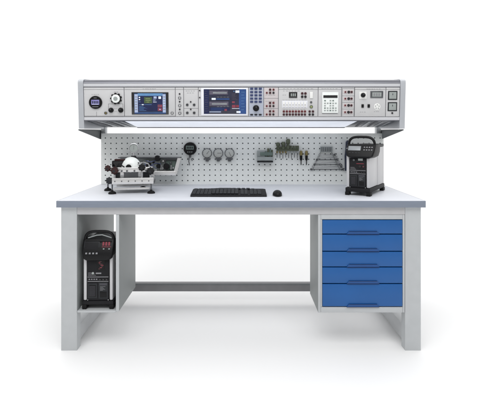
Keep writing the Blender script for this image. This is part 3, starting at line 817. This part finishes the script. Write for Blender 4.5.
b.tube([(.020, -.01, -.066), (.008, -.014, -.070), (.014, -.012, -.082)], .003, 'steel_dark', 8); b.build('hook', dg)
# three glass faced gauges
first = None
for px, lb in ((207.3, 'leftmost of the three small clear dial gauges, next to the black digital gauge'), (218.4, 'middle one of the three small clear dial gauges on the perforated panel'), (229.6, 'rightmost of the three small clear dial gauges on the perforated panel')):
    g = hang('dial_gauge', lb, 'gauge', px, 153, 'clear dial gauges hanging in a row')
    if first is None:
        first = g
        MB().tube([(.031 * math.cos(a * math.pi / 20), -.020, .031 * math.sin(a * math.pi / 20)) for a in range(40)], .0026, 'steel_dark', 8, True).build('rim', g)
        b = MB(); b.cyl((0, -.004, 0), (0, -.006, 0), .030, 'dial_white', seg=36)
        for a in range(11):
            t_ = math.radians(225 - a * 27); b.cyl((.025 * math.cos(t_), -.0062, .025 * math.sin(t_)), (.025 * math.cos(t_), -.0068, .025 * math.sin(t_)), .0014, 'print_dark', seg=6)
        b.build('dial_face', g)
        MB().tube([(-.004, -.008, -.006), (.014, -.008, .016)], .0010, 'print_dark', 6).build('needle', g)
        MB().cyl((0, -.0185, 0), (0, -.0195, 0), .029, 'glass', seg=36).build('glass_cover', g)
        b = MB(); b.box(-.022, .022, -.020, -.002, -.043, -.033, 'steel_dark', .002); b.box(-.010, .010, -.022, -.002, -.056, -.043, 'steel_dark', .002); b.build('holder', g)
    else:
        for ch in first.children:
            o = ch.copy(); COL.objects.link(o); o.parent = g
            if ch.name.startswith('needle'): o.rotation_euler = (0, .9 if px < 225 else 2.0, 0)
# instrument holder
hd = hang('tool_holder', 'grey wall box holding green grey tools left of the brass fittings', 'holder', 265, 162)
b = MB(); b.box(-.054, .052, -.045, -.002, .012, .037, 'grey_plastic', .002); b.build('tray', hd)
MB().box(-.054, .052, -.046, -.003, .0, .009, 'charcoal', .001).build('base_strip', hd)
MB().box(-.054, -.002, -.030, -.004, .0375, .078, 'grey_plastic', .002).build('case', hd)
MB().box(-.034, .05, -.0335, -.0305, .045, .068, 'green_grey', .002).build('cover', hd)
for k, (x, h_) in enumerate(((.006, .075), (.020, .094), (.034, .088), (.046, .084))):
    MB().box(x - .006, x + .006, -.030, -.010, .038, h_, 'green_grey' if k % 2 == 0 else 'olive', .003).build('tool', hd)
# fittings rack
rk = hang('fittings_rack', 'rack of brass and olive fittings with thin probes hanging below', 'rack', 287, 151.5)
b = MB(); b.box(-.072, .078, -.018, -.002, .004, .018, 'olive', .002); b.build('rail', rk)
for k, (x, h_) in enumerate(((-.062, .062), (-.026, .066), (.006, .086))):
    b = MB(); b.lathe([(.010, .018), (.013, .024), (.013, h_ * .45), (.009, h_ * .5), (.009, h_ * .6), (.014, h_ * .65), (.014, h_ - .008), (.009, h_)], (x, -.016, 0), (0, 0, 1), 'olive', 14); b.build('fitting', rk)
for k, x in enumerate((-.044, -.008, .026, .042, .058, .072)):
    b = MB(); b.cyl((x, -.016, .018), (x, -.016, .040 - (.006 if k < 2 else 0)), .0075, 'olive', seg=6); b.build('fitting', rk)
for k in range(8):
    x = -.068 + k * .0195
    b = MB(); b.cyl((x, -.012, .003), (x, -.012, -.010), .0058, 'brass' if k < 4 else 'grey_plastic', seg=12); b.cyl((x, -.012, -.010), (x, -.012, -.040 - .004 * (k % 3)), .0021, 'steel_dark', seg=8); b.build('probe', rk)
for px, w_ in ((300.8, 'left one of the two short brass and black drivers beside the fittings rack'), (306.2, 'right one of the two short brass and black drivers, nearer the spanners')):
    s = hang('screwdriver', w_, 'screwdriver', px, 151.2, 'short drivers hanging side by side')
    MB().lathe([(.006, .004), (.009, .0), (.010, -.012), (.012, -.020), (.008, -.028)], (0, -.014, 0), (0, 0, 1), 'brass', 14).build('collar', s)
    MB().lathe([(.009, -.029), (.0085, -.055), (.005, -.062)], (0, -.014, 0), (0, 0, 1), 'black', 14).build('grip', s)
    MB().cyl((0, -.014, -.062), (0, -.014, -.092), .003, 'black', seg=8).build('blade', s)
    MB().cyl((0, -.013, .0), (0, .0, .002), .003, 'steel_dark', seg=8).build('hook', s)
# spanners
hold = hang('spanner_holder', 'grey bracket with two thin side wires carrying the stack of spanners', 'holder', 326, 146.5)
MB().box(-.040, .041, -.020, -.002, -.036, 0, 'grey_plastic', .003).build('plate', hold)
b = MB()
for k in range(6): b.box(-.034 + k * .012, -.029 + k * .012, -.0212, -.0201, -.032, -.004, 'steel_dark')
b.build('slot', hold)
for sx, e_ in ((-1, -.095), (1, .095)):
    MB().tube([(sx * .036, -.006, -.034), (sx * .052, -.006, -.075), (e_, -.006, -.162)], .0028, 'grey_plastic', 8).build('side_wire', hold)
sp = [(154.6, 7.8, .6), (157.2, 9.0, .5), (159.6, 10.5, .8), (162.1, 11.6, .4), (164.4, 13, .9), (166.6, 14.5, .7), (169.2, 16.3, 1)]
ordn = ['topmost and shortest spanner of the stack under the grey bracket', 'second spanner from the top of the stack', 'third spanner from the top of the stack', 'middle spanner of the stack of seven', 'third spanner from the bottom of the stack', 'second spanner from the bottom of the stack', 'lowest and longest spanner of the stack']
for (py, hl, dk), lb in zip(sp, ordn):
    s = hang('spanner', lb, 'spanner', 327, py, 'spanners stacked by length')
    Lh = hl * .0067; x0, x1 = -Lh, Lh
    mm_ = 'steel' if dk < .75 else 'steel_dark'
    MB().box(x0 + .006, x1 - .008, -.014, -.0105, -.0027, .0027, mm_, .001).build('shaft', s)
    MB().lathe([(.0062, -.003), (.0075, 0), (.0062, .003)], (x0, -.012, 0), (0, -1, 0), mm_, 14).build('ring_end', s)
    q = [(0, .0042), (.006, .0075), (.015, .0085), (.016, .003), (.009, .0022), (.009, -.0022), (.016, -.003), (.013, -.0078), (.005, -.007), (0, -.0042)]
    MB().prism([(x1 - .010 + a, c) for a, c in q], 'y', -.0155, -.0092, 'steel_dark' if dk > .5 else 'steel', .0006).build('open_end', s)
# long dark tool left of the calibrator
pl = hang('hanging_pliers', 'dark navy long handled tool hanging just left of the bench calibrator', 'pliers', 347, 141)
MB().prism([(-.010, -.006), (-.012, -.05), (-.018, -.10), (-.016, -.20), (-.004, -.20), (-.002, -.09), (.008, -.09), (.010, -.20), (.020, -.20), (.020, -.09), (.012, -.045), (.008, -.004), (0, .006)], 'y', -.022, -.004, 'navy', .003).build('body', pl)
MB().cyl((0, -.0225, -.06), (0, -.026, -.06), .006, 'steel_dark', seg=16).build('pivot', pl)

# ------------------------------------------------------------ camera, light
cam = bpy.data.cameras.new('camera'); co = bpy.data.objects.new('camera', cam); COL.objects.link(co)
co.location = (0, -CD, EYE); co.rotation_euler = (R(90), 0, 0)
cam.sensor_width = 36; cam.lens = F / 482 * 36; cam.shift_y = (HY - 207) / 482.0; cam.clip_start = .05; cam.clip_end = 2000
scene.camera = co

w = bpy.data.worlds.new('World'); scene.world = w; w.use_nodes = True
bg = w.node_tree.nodes['Background']; bg.inputs['Strength'].default_value = 1.0
# studio surroundings: bright white sweep behind and above, dimmer room in front
N = w.node_tree.nodes; L = w.node_tree.links
tc = N.new('ShaderNodeTexCoord'); sp_ = N.new('ShaderNodeSeparateXYZ'); mr = N.new('ShaderNodeMapRange')
mr.interpolation_type = 'SMOOTHSTEP'
mr.inputs['From Min'].default_value = -.75; mr.inputs['From Max'].default_value = .25
mr.inputs['To Min'].default_value = .55; mr.inputs['To Max'].default_value = 1.12
L.new(tc.outputs['Generated'], sp_.inputs[0]); L.new(sp_.outputs['Y'], mr.inputs['Value'])
cb = N.new('ShaderNodeCombineColor')
for q in ('Red', 'Green', 'Blue'): L.new(mr.outputs['Result'], cb.inputs[q])
L.new(cb.outputs['Color'], bg.inputs['Color'])
def area(name, loc, target, size, energy, col=(1, 1, 1)):
    l = bpy.data.lights.new(name, 'AREA'); l.shape = 'RECTANGLE'; l.size, l.size_y = size; l.energy = energy; l.color = col
    o = bpy.data.objects.new(name, l); COL.objects.link(o); o.location = loc
    o.rotation_euler = (Vector(target) - Vector(loc)).to_track_quat('-Z', 'Y').to_euler()
    return o
area('overhead_softbox', (0, 3.4, 5.6), (0, 3.4, 0), (13, 8), 170)
area('softbox_key', (-.2, -2.6, 4.0), (0, .3, .6), (4.2, 2.2), 118)

scene.view_settings.view_transform = 'Standard'; scene.view_settings.look = 'None'
scene.view_settings.exposure = 0; scene.view_settings.gamma = 1
scene.render.engine = 'CYCLES'
scene.cycles.max_bounces = 8
scene.render.resolution_x = 1024; scene.render.resolution_y = 880
